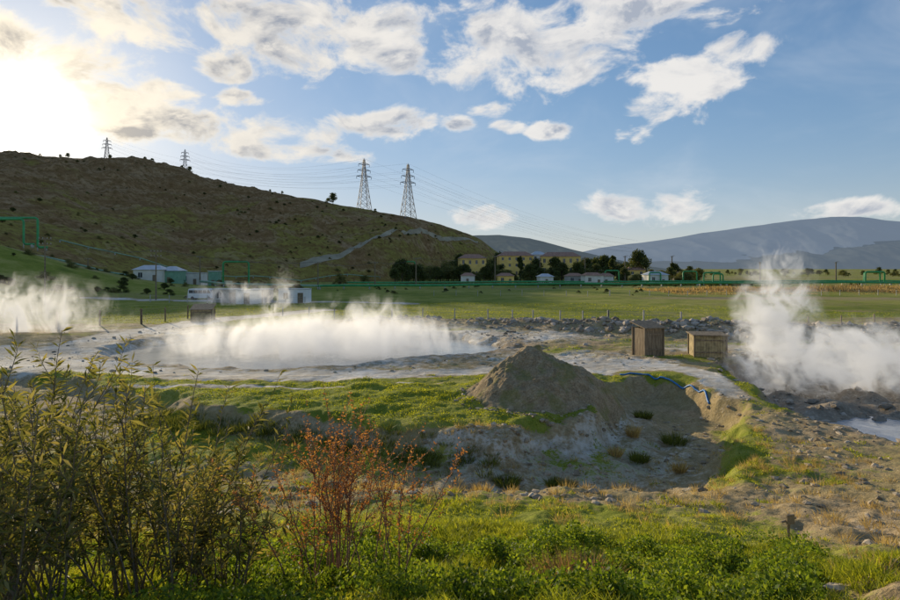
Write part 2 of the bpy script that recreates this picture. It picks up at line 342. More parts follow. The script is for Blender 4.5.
n=450; th=rng.random(n)*3.4-.2; j=1+rng.normal(0,.12,n); xs=PCX+np.cos(th)*PRX*1.12*j; ys=PCY+np.sin(th)*PRY*1.12*j; rocks('rock_rubble',xs,ys,.03+.2*rng.random(n)**6,RG,.7)
n=1500; xs=rng.uniform(-35,16,n); ys=rng.uniform(40,72,n); kp=np.hypot((xs-PCX)/PRX,(ys-PCY)/PRY)>1.15; rocks('stones',xs[kp],ys[kp],.03+.14*rng.random(kp.sum())**6,RM,.7)
th=rng.random(500)*6.28; rd=rng.uniform(3.2,4.8,500); rocks('stones',MX+np.cos(th)*rd,MY+np.sin(th)*rd,.03+.11*rng.random(500)**4,RM)
# ------------------------------------------------------------ leaves / grass
def leafverts(B,D,Sd,L,W,bend=None):
    mid=B+D*(L*.45)[:,None]; tip=B+D*L[:,None]
    if bend is not None: tip=tip+bend
    a=mid+Sd*(W*.5)[:,None]; b=mid-Sd*(W*.5)[:,None]
    V=np.stack([B,a,tip,b],1).reshape(-1,3); F=np.arange(len(V)).reshape(-1,4); return V,F
def unit(v): return v/np.maximum(np.linalg.norm(v,axis=-1,keepdims=True),1e-9)
def grass(name,n,r0,r1,amin,amax,hmin,hmax,w,mat,thr=.5):
    a=np.radians(rng.uniform(amin,amax,n)); r=np.sqrt(rng.random(n)*(r1*r1-r0*r0)+r0*r0)
    x=np.sin(a)*r; y=np.cos(a)*r; g,_,_=masks(x,y); q=g+(fbm(x*1.5,y*1.5,3,2)-.5)*1.5; kp=(q>thr)&(np.hypot((x-MX)/3.7,(y-MY)/3.3)>1)
    x,y=x[kp],y[kp]; n=len(x); z=height(x,y)-.02
    hh=fbm(x*.9+4,y*.9,3,6); L=(hmin+(hmax-hmin)*rng.random(n))*(.3+2.6*hh**2)
    D=unit(np.stack([rng.normal(0,.38,n),rng.normal(0,.38,n),np.ones(n)],-1)); ph=rng.random(n)*6.28
    Sd=np.stack([np.cos(ph),np.sin(ph),np.zeros(n)],-1)
    bend=np.stack([rng.normal(0,.25,n),rng.normal(0,.25,n),-.15*np.ones(n)],-1)*L[:,None]
    V,F=leafverts(np.stack([x,y,z],-1),D,Sd,L,w*(.6+.8*rng.random(n)),bend); return link(name,np_mesh(name,V,F,[mat]))
GG=leafmat('grass_blades',[(.10,.13,.014),(.23,.275,.022),(.42,.43,.06)],.5,.6,.7)
GD=leafmat('dry_grass',[(.24,.17,.07),(.44,.32,.14),(.60,.47,.23)],.35,.7,1)
grass('grass',200000,4.5,13,-42,42,.06,.24,.013,GG,.52)
grass('grass',150000,12,24,-42,42,.05,.16,.02,GG,.66)
grass('grass',220000,24,48,-40,40,.04,.12,.035,GG,.66)
grass('grass',100000,46,120,-42,42,.06,.2,.08,GG,.72)
def tuft(x,y,n,h,r,w=.012,spread=.6):
    z=hz(x,y); ph=rng.random(n)*6.28; rd=r*np.sqrt(rng.random(n)); B=np.stack([x+np.cos(ph)*rd,y+np.sin(ph)*rd,np.full(n,z-.04)],-1)
    D=unit(np.stack([np.cos(ph)*spread*rng.random(n)+rng.normal(0,.1,n),np.sin(ph)*spread*rng.random(n)+rng.normal(0,.1,n),np.ones(n)],-1)); L=h*(.4+.7*rng.random(n))
    q=rng.random(n)*6.28; Sd=np.stack([np.cos(q),np.sin(q),np.zeros(n)],-1)
    return leafverts(B,D,Sd,L,np.full(n,w),D*[1,1,0]*L[:,None]*.35)
def merged(name,parts,mat):
    Vs=[];Fs=[];o=0
    for V,F in parts: Vs.append(V);Fs.append(F+o);o+=len(V)
    return link(name,np_mesh(name,np.concatenate(Vs),np.concatenate(Fs),[mat]))
for (x,y,h) in [(6.1,20.8,.85),(6.4,21.2,.7),(3.6,20.2,.7),(2.9,20.8,.6),(9.0,29.5,.8),(7.4,26.8,.5),(-1.8,18.2,.5),(9.4,24.6,.5),(1.2,22.0,.5),(4.6,23.2,.5)]:
    merged('dry_grass_tuft',[tuft(x,y,300,h,.24,.022)],GD)
pp=[]
for i in range(850):
    x=rng.uniform(-9,15); y=rng.uniform(6.5,27); g,_,_=masks(np.array([x]),np.array([y]))
    if g[0]<.85: pp.append(tuft(x,y,40,.14+.22*rng.random(),.16,.012,.9))
merged('dry_grass',pp,GD)
DG=leafmat('dark_rush',[(.06,.07,.016),(.12,.14,.025),(.21,.22,.04)],.3)
for (x,y,h,r) in [(10.9,29.2,.6,.5),(8.4,26.6,.45,.35),(4.1,23.4,.4,.3),(2.2,23.2,.5,.4),(10.8,33.5,.5,.4)]:
    merged('rush_tuft',[tuft(x,y,400,h,r,.03,.9)],DG)
pp=[]
for i in range(170):
    x=rng.uniform(-16,2); y=26.2-x*.35+rng.normal(0,.6)-1.0
    pp.append(tuft(x,y,60,.2+.35*rng.random(),.3,.025,.9))
merged('rushes',pp,DG)
def clump(x,y,rx,h,n,L):
    ph=rng.random(n)*6.28; rd=np.sqrt(rng.random(n)); cx=x+np.cos(ph)*rd*rx; cy=y+np.sin(ph)*rd*rx
    z=height(cx,cy)+h*np.sqrt(np.clip(1-rd**2,0,1))*(.5+.5*rng.random(n))
    D=unit(rng.normal(0,1,(n,3))+[0,0,.5]); Sd=unit(np.cross(D,rng.normal(0,1,(n,3)))); Ls=L*(.6+.8*rng.random(n)); return leafverts(np.stack([cx,cy,z],-1),D,Sd,Ls,Ls*.55)
WM=leafmat('weed_leaves',[(.035,.065,.010),(.12,.19,.018),(.30,.36,.04)],.45)
pp=[]
for i in range(250):
    y=rng.uniform(5.3,12.0); x=rng.uniform(-.65,.6)*y
    g,_,_=masks(np.array([x]),np.array([y]))
    if g[0]<.6: continue
    pp.append(clump(x,y,rng.uniform(.2,.6),rng.uniform(.18,.5),int(rng.uniform(300,700)),.05))
merged('weeds',pp,WM)
BR=leafmat('brown_leaves',[(.12,.08,.04),(.27,.18,.08),(.42,.28,.12)],.3)
merged('dry_shrub',[tuft(1.55,7.4,1500,.4,.5,.012,1.4),clump(1.55,7.4,.5,.28,900,.03)],BR)
BK=simple('bark',(.20,.15,.10),.4,8,.9); BKD=simple('bark_dark',(.08,.06,.04),.4,2,.9)
def shrub(name,bases,nst,hrange,lean,leafL,leafW,lmat,bmat,perstem,start=.35,sub=0,rad=.012,up=.5):
    mb=MB(); B=[];D=[];L=[]
    for k in range(nst):
        bx,by,hs=bases[k%len(bases)]; bx+=rng.normal(0,.2); by+=rng.normal(0,.2); z=hz(bx,by)-.05
        h=rng.uniform(*hrange)*hs; az=rng.random()*6.28; le=rng.uniform(.1,1)*lean; p=Vector((bx,by,z)); d=Vector((math.cos(az)*le*.6+rng.normal(0,.05),math.sin(az)*le*.6,1)).normalized(); pts=[p.copy()]; ns=9
        for s in range(ns):
            d=(d+Vector((math.cos(az)*le*.10+rng.normal(0,.07),math.sin(az)*le*.10+rng.normal(0,.07),.02))).normalized(); p=p+d*h/ns; pts.append(p.copy())
        mb.tube(pts,[rad*(1-.75*i/ns) for i in range(ns+1)],5)
        lines=[(pts,perstem,start)]
        for q in range(sub):
            i=int(rng.integers(3,8)); sp=pts[i].copy(); sd=(d+Vector(rng.normal(0,.6,3))).normalized(); sd.z=abs(sd.z); sl=h*rng.uniform(.18,.4); sps=[sp.copy()]
            for s in range(4):
                sd=(sd+Vector((rng.normal(0,.15),rng.normal(0,.15),.12))).normalized(); sp=sp+sd*sl/4; sps.append(sp.copy())
            mb.tube(sps,[rad*.5*(1-.2*j) for j in range(5)],4); lines.append((sps,perstem//2,.15))
        for ps,cnt,st in lines:
            for j in range(cnt):
                tt=st+(1-st)*rng.random()**.8; f=tt*(len(ps)-1); i=min(int(f),len(ps)-2); q=ps[i].lerp(ps[i+1],f-i); ax=(ps[i+1]-ps[i]).normalized(); a2=rng.random()*6.28
                o=ax.orthogonal().normalized(); o=o*math.cos(a2)+ax.cross(o)*math.sin(a2); dd=(ax*up+o*rng.uniform(.4,1)).normalized()
                B.append(q[:]);D.append(dd[:]);L.append(leafL*rng.uniform(.55,1.2))
    B=np.array(B);D=np.array(D);L=np.array(L); Sd=unit(np.cross(D,rng.normal(0,1,B.shape))); bend=np.stack([np.zeros(len(L)),np.zeros(len(L)),-.12*L],-1)
    V,F=leafverts(B,D,Sd,L,L*leafW,bend); e=empty(name); link('stems',mb.mesh('stems',[bmat],True),e); link('leaves',np_mesh('leaves',V,F,[lmat]),e)
OL=leafmat('oleander_leaves',[(.05,.058,.02),(.115,.125,.035),(.23,.22,.07),(.33,.28,.11)],.38,.6)
shrub('oleander_bush',[(-4.6,6.4,1.18),(-4.1,6.0,1.1),(-3.5,6.6,1.1),(-3.0,6.3,.86),(-5.2,7.0,1.22),(-4.0,7.3,1.2),(-3.8,5.4,.9),(-2.6,6.8,.7),(-3.3,7.3,1.0)],105,(1.5,2.65),.6,.15,.19,OL,BK,50,.24,3,.013)
RL=leafmat('rust_leaves',[(.18,.08,.035),(.35,.15,.055),(.50,.25,.10)],.4)
RB=simple('red_twig',(.30,.16,.10),.3,8)
shrub('rust_shrub',[(-1.35,7.2,1.1),(-1.1,7.3,1.15),(-.85,7.2,1),(-1.6,7.3,.95)],28,(1.5,2.3),.5,.042,.4,RL,RB,50,.35,8,.010,.4)
# ------------------------------------------------------------ trees
LT=[leafmat('tree_leaves_dark',[(.03,.042,.016),(.065,.085,.022),(.13,.15,.04)],.25),leafmat('tree_leaves_olive',[(.07,.08,.025),(.13,.14,.04),(.21,.20,.07)],.25)]
def tree_mesh(seed,w,h,kind):
    r=np.random.default_rng(seed); mb=MB(); th=h*.3
    mb.tube([(0,0,-.5),(.05*w,0,th),(.02*w,.03*w,h*.75)],[h*.028,h*.02,h*.006],7)
    C=[]
    for i in range(17):
        a=r.random()*6.28; q=r.random()**.5; zc=h*(.24+.68*r.random()); rw=w*.5*math.sin(min(1,max(.12,(1.02-zc/h)*1.5))*math.pi/2)*.85
        if kind==2: rw*=.45
        c=(math.cos(a)*q*rw,math.sin(a)*q*rw,zc); C.append(c); mb.tube([(.03*w,0,max(th*.8,zc-h*.25)),c],[h*.010,h*.003],4)
    nb=len(mb.f)
    n=140; Bs=[];
    for c in C:
        s=w*(.14+.09*r.random())*(.6 if kind==2 else 1); d=r.normal(0,1,(n,3)); d=d/np.linalg.norm(d,axis=1,keepdims=True)*(r.random((n,1))**.4); Bs.append(np.array(c)+d*s*np.array([1,1,.75]))
    B=np.concatenate(Bs); n=len(B); D=unit(r.normal(0,1,(n,3))); Sd=unit(np.cross(D,r.normal(0,1,(n,3)))); L=h*.05*(.6+.8*r.random(n))
    V,F=leafverts(B,D,Sd,L,L*.8)
    me=bpy.data.meshes.new('tree'); allv=mb.v+[tuple(v) for v in V.tolist()]; allf=mb.f+[tuple(f) for f in (F+len(mb.v)).tolist()]
    me.from_pydata(allv,[],allf); me.materials.append(BKD); me.materials.append(LT[0 if kind!=1 else 1]); me.polygons.foreach_set('material_index',[0]*nb+[1]*len(F)); me.update(); return me
TM=[tree_mesh(1,9,10,0),tree_mesh(2,10,9,1),tree_mesh(3,6,12,2),tree_mesh(4,8,8,0),tree_mesh(5,11,9,1)]
def tree(x,y,s,k,name='tree',dz=0):
    o=link(name,TM[k]); o.location=(x,y,hzh(x,y)+dz); o.scale=(s,s,s*random.uniform(.85,1.15)); o.rotation_euler=(0,0,random.random()*6)
def at(u,Yd): return U(u)*Yd
for i in range(140):
    u=random.uniform(395,700); Yd=random.uniform(272,336); tree(at(u,Yd),Yd,random.uniform(.45,1.05)*(.8 if u>600 else 1),random.choice([0,1,3,4,1]))
for i in range(40):
    u=random.uniform(445,650); Yd=random.uniform(375,400); tree(at(u,Yd),Yd,random.uniform(1.0,1.7),random.choice([0,3,2,1]))
for (u,Yd,s,k) in [(638,300,1.45,0),(612,305,1.1,2),(555,300,1.15,0),(490,300,1.1,0),(448,300,1.2,4),(520,310,1.15,2),(500,320,1.2,3),(536,322,1.1,0),(578,318,1.1,3),(672,330,.9,2),(690,400,.8,0),(430,290,.9,4),(340,230,.5,4),(365,250,.55,1),(395,260,.7,0),(410,270,.7,3)]: tree(at(u,Yd),Yd,s,k)
for (u,s,k) in [(333,.85,0),(328,.6,3),(282,.35,3),(60,.5,3),(68,.6,0),(145,.5,0),(152,.6,3),(163,.5,3),(120,.35,3),(190,.8,3),(182,.5,3),(40,.4,3),(270,.35,3),(375,.4,3),(110,.5,0)]:
    Yd=float(np.interp(u,cu,yc))-6; tree(at(u,Yd),Yd,s*1.1,k,dz=-.6)
def bush(u,Yd,sc_):
    o=link('bush',TM[random.choice([0,3,4])]); x=at(u,Yd); o.location=(x,Yd,hzh(x,Yd)-.9*sc_*3); o.scale=(sc_*1.4,sc_*1.4,sc_)
for i in range(260):
    u=random.uniform(-60,470); s_=random.uniform(.05,.95); bush(u,float(np.interp(u,cu,yf)*(1-s_)+np.interp(u,cu,yc)*s_),random.uniform(.08,.24))
for i in range(70):
    u=random.uniform(-40,300); Yd=random.uniform(135,215); bush(u,Yd,random.uniform(.10,.32))
for i in range(60):
    u=random.uniform(320,880); Yd=random.uniform(150,260); bush(u,Yd,random.uniform(.06,.18))
for i in range(110):
    u=random.uniform(600,1000); Yd=random.uniform(440,700); tree(at(u,Yd),Yd,random.uniform(.3,.75),random.choice([0,1,3,4]))
RE=leafmat('reeds',[(.24,.16,.08),(.40,.28,.13),(.52,.39,.20)],.3,.7,.1)
n=16000; x=rng.uniform(60,150,n); y=rng.uniform(150,190,n)+x*.1; z=height(x,y); D=unit(np.stack([rng.normal(0,.2,n),rng.normal(0,.2,n),np.ones(n)],-1)); q=rng.random(n)*6.28
hh=rng.uniform(.4,1.6,n)*np.clip(fbm(x*.06,y*.06,4,1)*3-1.0,.02,1.4)
V,F=leafverts(np.stack([x,y,z],-1),D,np.stack([np.cos(q),np.sin(q),np.zeros(n)],-1),hh,np.full(n,.25)); link('reeds',np_mesh('reeds',V,F,[RE]))
n=9000; x=rng.uniform(-20,120,n); y=rng.uniform(236,244,n); z=height(x,y); D=unit(np.stack([rng.normal(0,.3,n),rng.normal(0,.3,n),np.ones(n)],-1)); q=rng.random(n)*6.28
V,F=leafverts(np.stack([x,y,z],-1),D,np.stack([np.cos(q),np.sin(q),np.zeros(n)],-1),rng.uniform(.4,1.5,n),np.full(n,.4)); link('hedge',np_mesh('hedge',V,F,[LT[1]]))
# ------------------------------------------------------------ pylons
STL=simple('galvanised_steel',(.13,.13,.14),.2,1,.6,.3)
def pylon(x,y,z,H,rz,w=.16):
    mb=MB()
    def wd(t): return H*(.105*(1-t)**1.3+.014)
    lv=[0,.14,.27,.39,.5,.6,.69,.77,.84,.91,1.0]
    for a in(-1,1):
        for b in(-1,1):
            pts=[(a*wd(t),b*wd(t),H*t) for t in lv]; mb.tube(pts,w,4)
    for i in range(len(lv)-1):
        t0,t1=lv[i],lv[i+1]; w0,w1=wd(t0),wd(t1); z0,z1=H*t0,H*t1
        cs=[(-1,-1),(1,-1),(1,1),(-1,1)]
        for j in range(4):
            a,b=cs[j],cs[(j+1)%4]
            mb.tube([(a[0]*w0,a[1]*w0,z0),(b[0]*w1,b[1]*w1,z1)],w*.55,4); mb.tube([(b[0]*w0,b[1]*w0,z0),(a[0]*w1,a[1]*w1,z1)],w*.55,4); mb.tube([(a[0]*w1,a[1]*w1,z1),(b[0]*w1,b[1]*w1,z1)],w*.5,4)
    tips=[]
    for t,l in((.66,.15),(.78,.13),(.90,.11)):
        for s in(-1,1):
            e=(s*H*l,0,H*t+.012*H)
            for b in(-1,1):
                mb.tube([(s*wd(t),b*wd(t),H*t),e],w*.7,4); mb.tube([(s*wd(t),b*wd(t),H*(t+.035)),e],w*.6,4)
            mb.tube([e,(e[0],0,e[2]-.05*H)],w*.8,5); tips.append((e[0],0,e[2]-.05*H))
    mb.tube([(0,0,H),(0,0,H*1.03)],w,4); tips.append((0,0,H*1.02))
    o=link('electricity_pylon',mb.mesh('pylon',[STL])); o.location=(x,y,z); o.rotation_euler=(0,0,rz)
    M=Matrix.Translation((x,y,z))@Matrix.Rotation(rz,4,'Z'); return [M@Vector(p) for p in tips]
x,y=at(364,432),432; P1=pylon(x,y,CAMZ+432*57/600,37,.5,.22)
x,y=at(408,420),420; P2=pylon(x,y,CAMZ+420*49/600,38,.5,.22)
x,y=at(107,640),640; P3=pylon(x,y,CAMZ+640*(268-168)/600,32,.4,.25)
x,y=at(185,600),600; P4=pylon(x,y,CAMZ+600*(268-180)/600,30,.4,.25)
def wires(A,B,sag,r=.05,name='power_line'):
    mb=MB()
    for a,b in zip(A,B):
        pts=[]
        for i in range(13):
            s=i/12; q=Vector(a).lerp(Vector(b),s); q.z-=sag*4*s*(1-s); pts.append(q)
        mb.tube(pts,r,3)
    link(name,mb.mesh(name,[STL]))
far=[Vector((p.x+260,p.y+330,p.z-38)) for p in P2]; far1=[Vector((p.x+300,p.y+330,p.z-44)) for p in P1]
wires(P2,far,9,.035); wires(P1[::2],far1[::2],9,.035); wires(P4,P1,12,.04); wires(P3,P2,16,.04)
# ------------------------------------------------------------ utility poles
WD=simple('weathered_wood',(.22,.17,.11),.4,5,.9); CR=simple('concrete',(.40,.38,.34),.2,2,.9)
def pole(u,Yd,top,arms=1,lamp=False):
    x=at(u,Yd); z=hzh(x,Yd); H=CAMZ+(268-top)/600*Yd-z; mb=MB(); r=max(.13,Yd*.0010)
    mb.tube([(0,0,-.5),(0,0,H*.5),(0,0,H)],[r*1.3,r,r*.8],8)
    for i in range(arms):
        zz=H-.4-i*1.0; mb.box((0,0,zz),(2.2,.16,.16),0)
        for a in(-.95,-.35,.35,.95): mb.tube([(a,0,zz+.08),(a,0,zz+.35)],.07,6,1)
    if lamp: mb.tube([(0,0,H-.1),(.9,0,H+.25),(1.5,0,H+.2)],.07,6); mb.box((1.7,0,H+.17),(.7,.25,.12),1)
    o=link('utility_pole',mb.mesh('pole',[WD,CR])); o.location=(x,Yd,z); o.rotation_euler=(0,0,.3); return Vector((x,Yd,z+H-.1))
tops=[pole(u,Y_,tp,ar,l) for u,Y_,tp,ar,l in [(45,112,237,2,0),(156,128,250,2,0),(318,205,262,1,0),(375,215,262,1,0),(416,235,258,1,1),(495,260,256,1,0),(88,200,258,1,0),(200,210,256,1,0),(672,330,256,1,1),(760,300,262,1,0),(836,300,262,1,1),(540,300,258,1,0),(585,280,257,1,0),(625,285,256,1,1)]]
for a,b in((0,1),(1,2),(2,3),(3,4),(4,5)):
    wires([tops[a]+Vector((s,0,.2)) for s in(-.8,.8)],[tops[b]+Vector((s,0,.2)) for s in(-.8,.8)],1.5,.03)
# ------------------------------------------------------------ pipelines
GP=simple('green_pipe_paint',(.05,.30,.10),.25,1,.45); GP2=simple('pale_green_paint',(.24,.38,.26),.2,1,.5)
def portal(u,Yd,w,h,r=.35,rz=0,mat=GP,z=None):
    x=at(u,Yd); z=hzh(x,Yd) if z is None else z; mb=MB(); c=.8
    mb.tube([(-w/2-3,0,.9),(-w/2-.5,0,.9),(-w/2,0,1.4),(-w/2,0,h-c),(-w/2+c*.3,0,h-c*.3),(-w/2+c,0,h),(w/2-c,0,h),(w/2-c*.3,0,h-c*.3),(w/2,0,h-c),(w/2,0,1.4),(w/2+.5,0,.9),(w/2+3,0,.9)],r,8)
    for s in(-1,1):
        mb.tube([(s*w/2,0,-.3),(s*w/2,0,1)],r*.5,6,1); mb.box((s*(w/2+2.5),0,.3),(.5,.8,1.0),1)
    o=link('pipe_expansion_loop',mb.mesh('loop',[mat,CR],True)); o.location=(x,Yd,z); o.rotation_euler=(0,0,rz)
portal(236,205,8.5,8.6,.32,.1); portal(408,345,8,9,.4,.2); portal(712,235,6.5,5.2,.3); portal(718,240,4,4.6,.3); portal(875,250,8,5.5,.35); portal(872,262,7,5.2,.3)
portal(15,185,14,10,.35,0); portal(612,262,6,6,.3); portal(655,262,5,5,.3); portal(6,170,10,8,.3); portal(690,262,6,5.5,.3)
def pipeline(pts,r,mat=GP,name='pipeline',ht=.9):
    mb=MB(); P=[]
    for i in range(len(pts)-1):
        (x0,y0),(x1,y1)=pts[i],pts[i+1]; n=max(2,int(math.hypot(x1-x0,y1-y0)/8))
        for j in range(n+(i==len(pts)-2)):
            s=j/n; x=x0+(x1-x0)*s; y=y0+(y1-y0)*s; z=hzh(x,y); P.append((x,y,z+ht+r))
            mb.box((x,y,z+ht/2-.1),(.35,.5,ht+.15),1)
    mb.tube(P,r,8); link(name,mb.mesh(name,[mat,CR],True))
def wl(l): return [(at(u,Y_),Y_) for u,Y_ in l]
pipeline(wl([(318,196),(420,200),(560,215),(700,228),(900,240),(1050,245)]),.38)
pipeline(wl([(345,235),(500,250),(680,262),(900,268),(1050,270)]),.32,GP)
pipeline(wl([(200,200),(320,196)]),.35,GP2)
pipeline(wl([(-20,190),(75,205),(200,225),(232,225)]),.3,GP2,ht=1.2)
pipeline(wl([(60,225),(140,246),(236,268),(330,302),(380,322)]),.22,GP2,ht=.7)
TRK=simple('track_dirt',(.34,.29,.19),.3,.15,.95)
mb=MB(); pr=None
ptsT=[(300,305),(340,322),(390,365),(440,430),(478,480)]
for i in range(61):
    s=i/60*(len(ptsT)-1); j=min(int(s),len(ptsT)-2); f=s-j; u=ptsT[j][0]*(1-f)+ptsT[j+1][0]*f; Yd=ptsT[j][1]*(1-f)+ptsT[j+1][1]*f
    q=[(at(u,Yd+d),Yd+d,hzh(at(u,Yd+d),Yd+d)+.35) for d in(-2.5,0,2.5)]
    if pr: mb.add(pr+q,[(0,1,4,3),(1,2,5,4)])
    pr=q
link('hill_track',mb.mesh('hill_track',[TRK],True))
# ------------------------------------------------------------ buildings
GL=simple('window_glass',(.04,.05,.06),.2,1,.15,0,.0,.6); WT=simple('white_paint',(.76,.76,.74),.08,1,.6)
def building(name,u,Yd,w,d,h,st,wall,roof,rz=0,flat=False,winw=1.3,gap=3.4,z=None,over=.5):
    x=at(u,Yd); z=hzh(x,Yd) if z is None else z; e=empty(name,(x,Yd,z),rz)
    mb=MB(); mb.box((0,0,h/2-.5),(w,d,h+1)); link('walls',mb.mesh('walls',[wall]),e)
    mb=MB()
    if flat: mb.box((0,0,h+.13),(w+over,d+over,.24))
    else:
        rh=d*.22; a,b=w/2+over,d/2+over; mb.add([(-a,-b,h+.01),(a,-b,h+.01),(a,b,h+.01),(-a,b,h+.01),(-a+d*.35,0,h+rh),(a-d*.35,0,h+rh)],[(3,2,1,0),(0,1,5,4),(1,2,5),(2,3,4,5),(3,0,4)])
    link('roof',mb.mesh('roof',[roof]),e)
    mb=MB(); sh=h/st; n=max(1,int(w/gap)); fr=MB()
    for s in range(st):
        for i in range(n):
            cx=-w/2+(i+.5)*w/n
            if s==0 and i==n//2: continue
            for sy in(-1,1):
                mb.box((cx,sy*(d/2+.02),sh*(s+.55)),(winw,.06,sh*.42)); fr.box((cx,sy*(d/2+.045),sh*(s+.55)-sh*.23),(winw+.2,.12,.1)); fr.box((cx,sy*(d/2+.06),sh*(s+.55)),(.06,.03,sh*.42))
    link('windows',mb.mesh('windows',[GL]),e); link('window_frames',fr.mesh('frames',[WT]),e)
    mb=MB(); mb.box((-w/2+(n//2+.5)*w/n,-d/2-.03,min(1.05,h*.42)),(1.1,.08,min(2.1,h*.84))); link('door',mb.mesh('door',[WD]),e); return e
YL=simple('yellow_plaster',(.85,.58,.17),.12,.3,.9); TR=simple('roof_tiles',(.38,.21,.14),.3,1,.9); GRW=simple('green_panel',(.20,.38,.26),.15,1,.6); MT=simple('metal_roof',(.52,.54,.54),.15,.5,.5,.3); OW=simple('offwhite_plaster',(.72,.68,.60),.12,.5,.9)
building('yellow_building',472,346,15,11,9.5,2,YL,TR,.1,z=3); building('yellow_building',560,344,22,12,10.5,2,YL,TR,-.1,z=3); building('yellow_building',515,352,20,12,11,3,YL,TR,.05,z=3); building('apartment_building',538,366,9,10,12.5,3,OW,MT,0,z=2.5)
building('house',592,258,8,6,3.8,1,OW,TR,.1); building('house',606,262,6,6,3.6,1,OW,TR,-.2); building('house',655,266,9,7,4,1,OW,MT,.1); building('house',574,268,7,6,3.4,1,CR,TR,.1); building('house',634,300,9,7,6,2,YL,TR,.1); building('house',545,268,6,6,3.2,1,OW,MT,.1); building('house',682,330,9,7,4,1,OW,TR,.1); building('house',505,268,7,6,3.4,1,YL,TR,.1); building('house',468,272,6,6,3.4,1,OW,TR,-.1)
building('green_workshop',152,200,9,7,3.8,1,OW,MT,.05); building('green_workshop',173,203,6,7,4.2,1,GRW,MT,.05); building('workshop',194,215,7,7,4.0,1,OW,MT,0,True)
building('tank_house',215,208,3.2,3.5,5,1,GRW,MT,0,True)
def cabin(u,Yd,w,h=2.6,rz=0,wall=WT):
    return building('site_cabin',u,Yd,w,2.6,h,1,wall,MT,rz,True,.9,2.6,over=.12)
cabin(228,121,5.2,2.6,.03,CR); cabin(249,119,4.2,2.5,0); cabin(262,124,4.0,2.5,0,CR); cabin(295,122,6,2.7,-.05)
def minibus(u,Yd,rz):
    x=at(u,Yd); e=empty('minibus',(x,Yd,hz(x,Yd)),rz); pr=[(-2.7,.35),(-2.75,1.0),(-2.6,2.25),(-2.4,2.4),(1.75,2.4),(2.05,2.25),(2.55,1.35),(2.85,1.15),(2.9,.4)]
    n=len(pr); v=[(a,-1,b) for a,b in pr]+[(a,1,b) for a,b in pr]; mb=MB(); mb.add(v,[tuple(range(n)),tuple(range(2*n-1,n-1,-1))]+[(i,i+n,(i+1)%n+n,(i+1)%n) for i in range(n)]); link('body',mb.mesh('body',[WT]),e)
    mb=MB()
    for sy in(-1,1):
        for cx,ww in((-2.0,.9),(-1.0,.9),(0,.9),(.95,.8)): mb.box((cx,sy*1.01,1.75),(ww,.04,.65))
        mb.add([(1.5,sy*1.02,1.42),(2.3,sy*1.02,1.42),(1.95,sy*1.02,2.08),(1.5,sy*1.02,2.08)],[(0,1,2,3)])
    mb.add([(2.53,-.85,1.45),(2.53,.85,1.45),(2.12,.85,2.2),(2.12,-.85,2.2)],[(0,1,2,3)]); link('windows',mb.mesh('w',[GL]),e)
    mb=MB()
    for cx in(-1.7,1.9):
        for sy in(-1,1): mb.tube([(cx,sy*.82,.36),(cx,sy*1.04,.36)],.36,14)
    link('wheels',mb.mesh('wheels',[simple('rubber',(.03,.03,.03),.2,3)]),e)
minibus(202,132,.0)
# ------------------------------------------------------------ wooden sheds
PL=bpy.data.materials.new('wood_planks'); t=nt(PL); co=N(t,'ShaderNodeTexCoord').outputs['Object']; mp=N(t,'ShaderNodeMapping'); mp.inputs['Scale'].default_value=(6,6,.7); t.links.new(co,mp.inputs[0])
f=noise(t,1.5,6,mp.outputs[0],.7); finish(t,ramp(t,f,[(.3,(.10,.075,.05)),(.5,(.24,.18,.115)),(.7,(.38,.30,.20))]),.85,f,.02)
PL2=simple('ochre_planks',(.38,.30,.16),.4,3,.85)
def shed(x,y,w,d,h,mat,rz,slope=.35,legs=.0):
    z=hz(x,y)-.05; e=empty('wooden_shed',(x,y,z),rz); mb=MB(); n=int(w/.2)
    for i in range(n):
        cx=-w/2+(i+.5)*w/n; j=random.uniform(-.03,.03)
        for sy in(-1,1): mb.box((cx,sy*d/2+j*.3,(h+legs)/2+j),(w/n*.93,.04,h-legs))
    n=int(d/.2)
    for i in range(n):
        cy=-d/2+(i+.5)*d/n
        for sx in(-1,1): mb.box((sx*(w/2+.01),cy,(h+legs)/2+random.uniform(-.03,.03)),(.04,d/n*.93,h-legs))
    link('planks',mb.mesh('planks',[mat]),e)
    mb=MB()
    for sx in(-1,1):
        for sy in(-1,1): mb.box((sx*(w/2+.06),sy*(d/2+.06),h/2),(.1,.1,h+.1))
    for zz in(.25*h,.8*h): mb.box((0,-d/2-.05,zz+legs*.5),(w,.05,.1))
    mb.box((0,0,h*.5),(w*.9,d*.9,h*.85),1)
    link('frame',mb.mesh('frame',[PL,BKD]),e)
    mb=MB(); a,b=w/2+.2,d/2+.25; mb.add([(-a,-b,h+.02),(a,-b,h+.02),(a,b,h+slope),(-a,b,h+slope),(-a,-b,h+.1),(a,-b,h+.1),(a,b,h+slope+.08),(-a,b,h+slope+.08)],[(3,2,1,0),(4,5,6,7),(0,1,5,4),(1,2,6,5),(2,3,7,6),(3,0,4,7)]); link('roof',mb.mesh('roof',[WD]),e)
shed(15.7,47.6,1.6,1.5,2.2,PL,.3,.4); shed(20.4,47.6,2.3,1.6,1.7,PL2,-.12,.1); shed(-32.3,78.5,2.4,2.2,1.5,PL2,.2,.6)
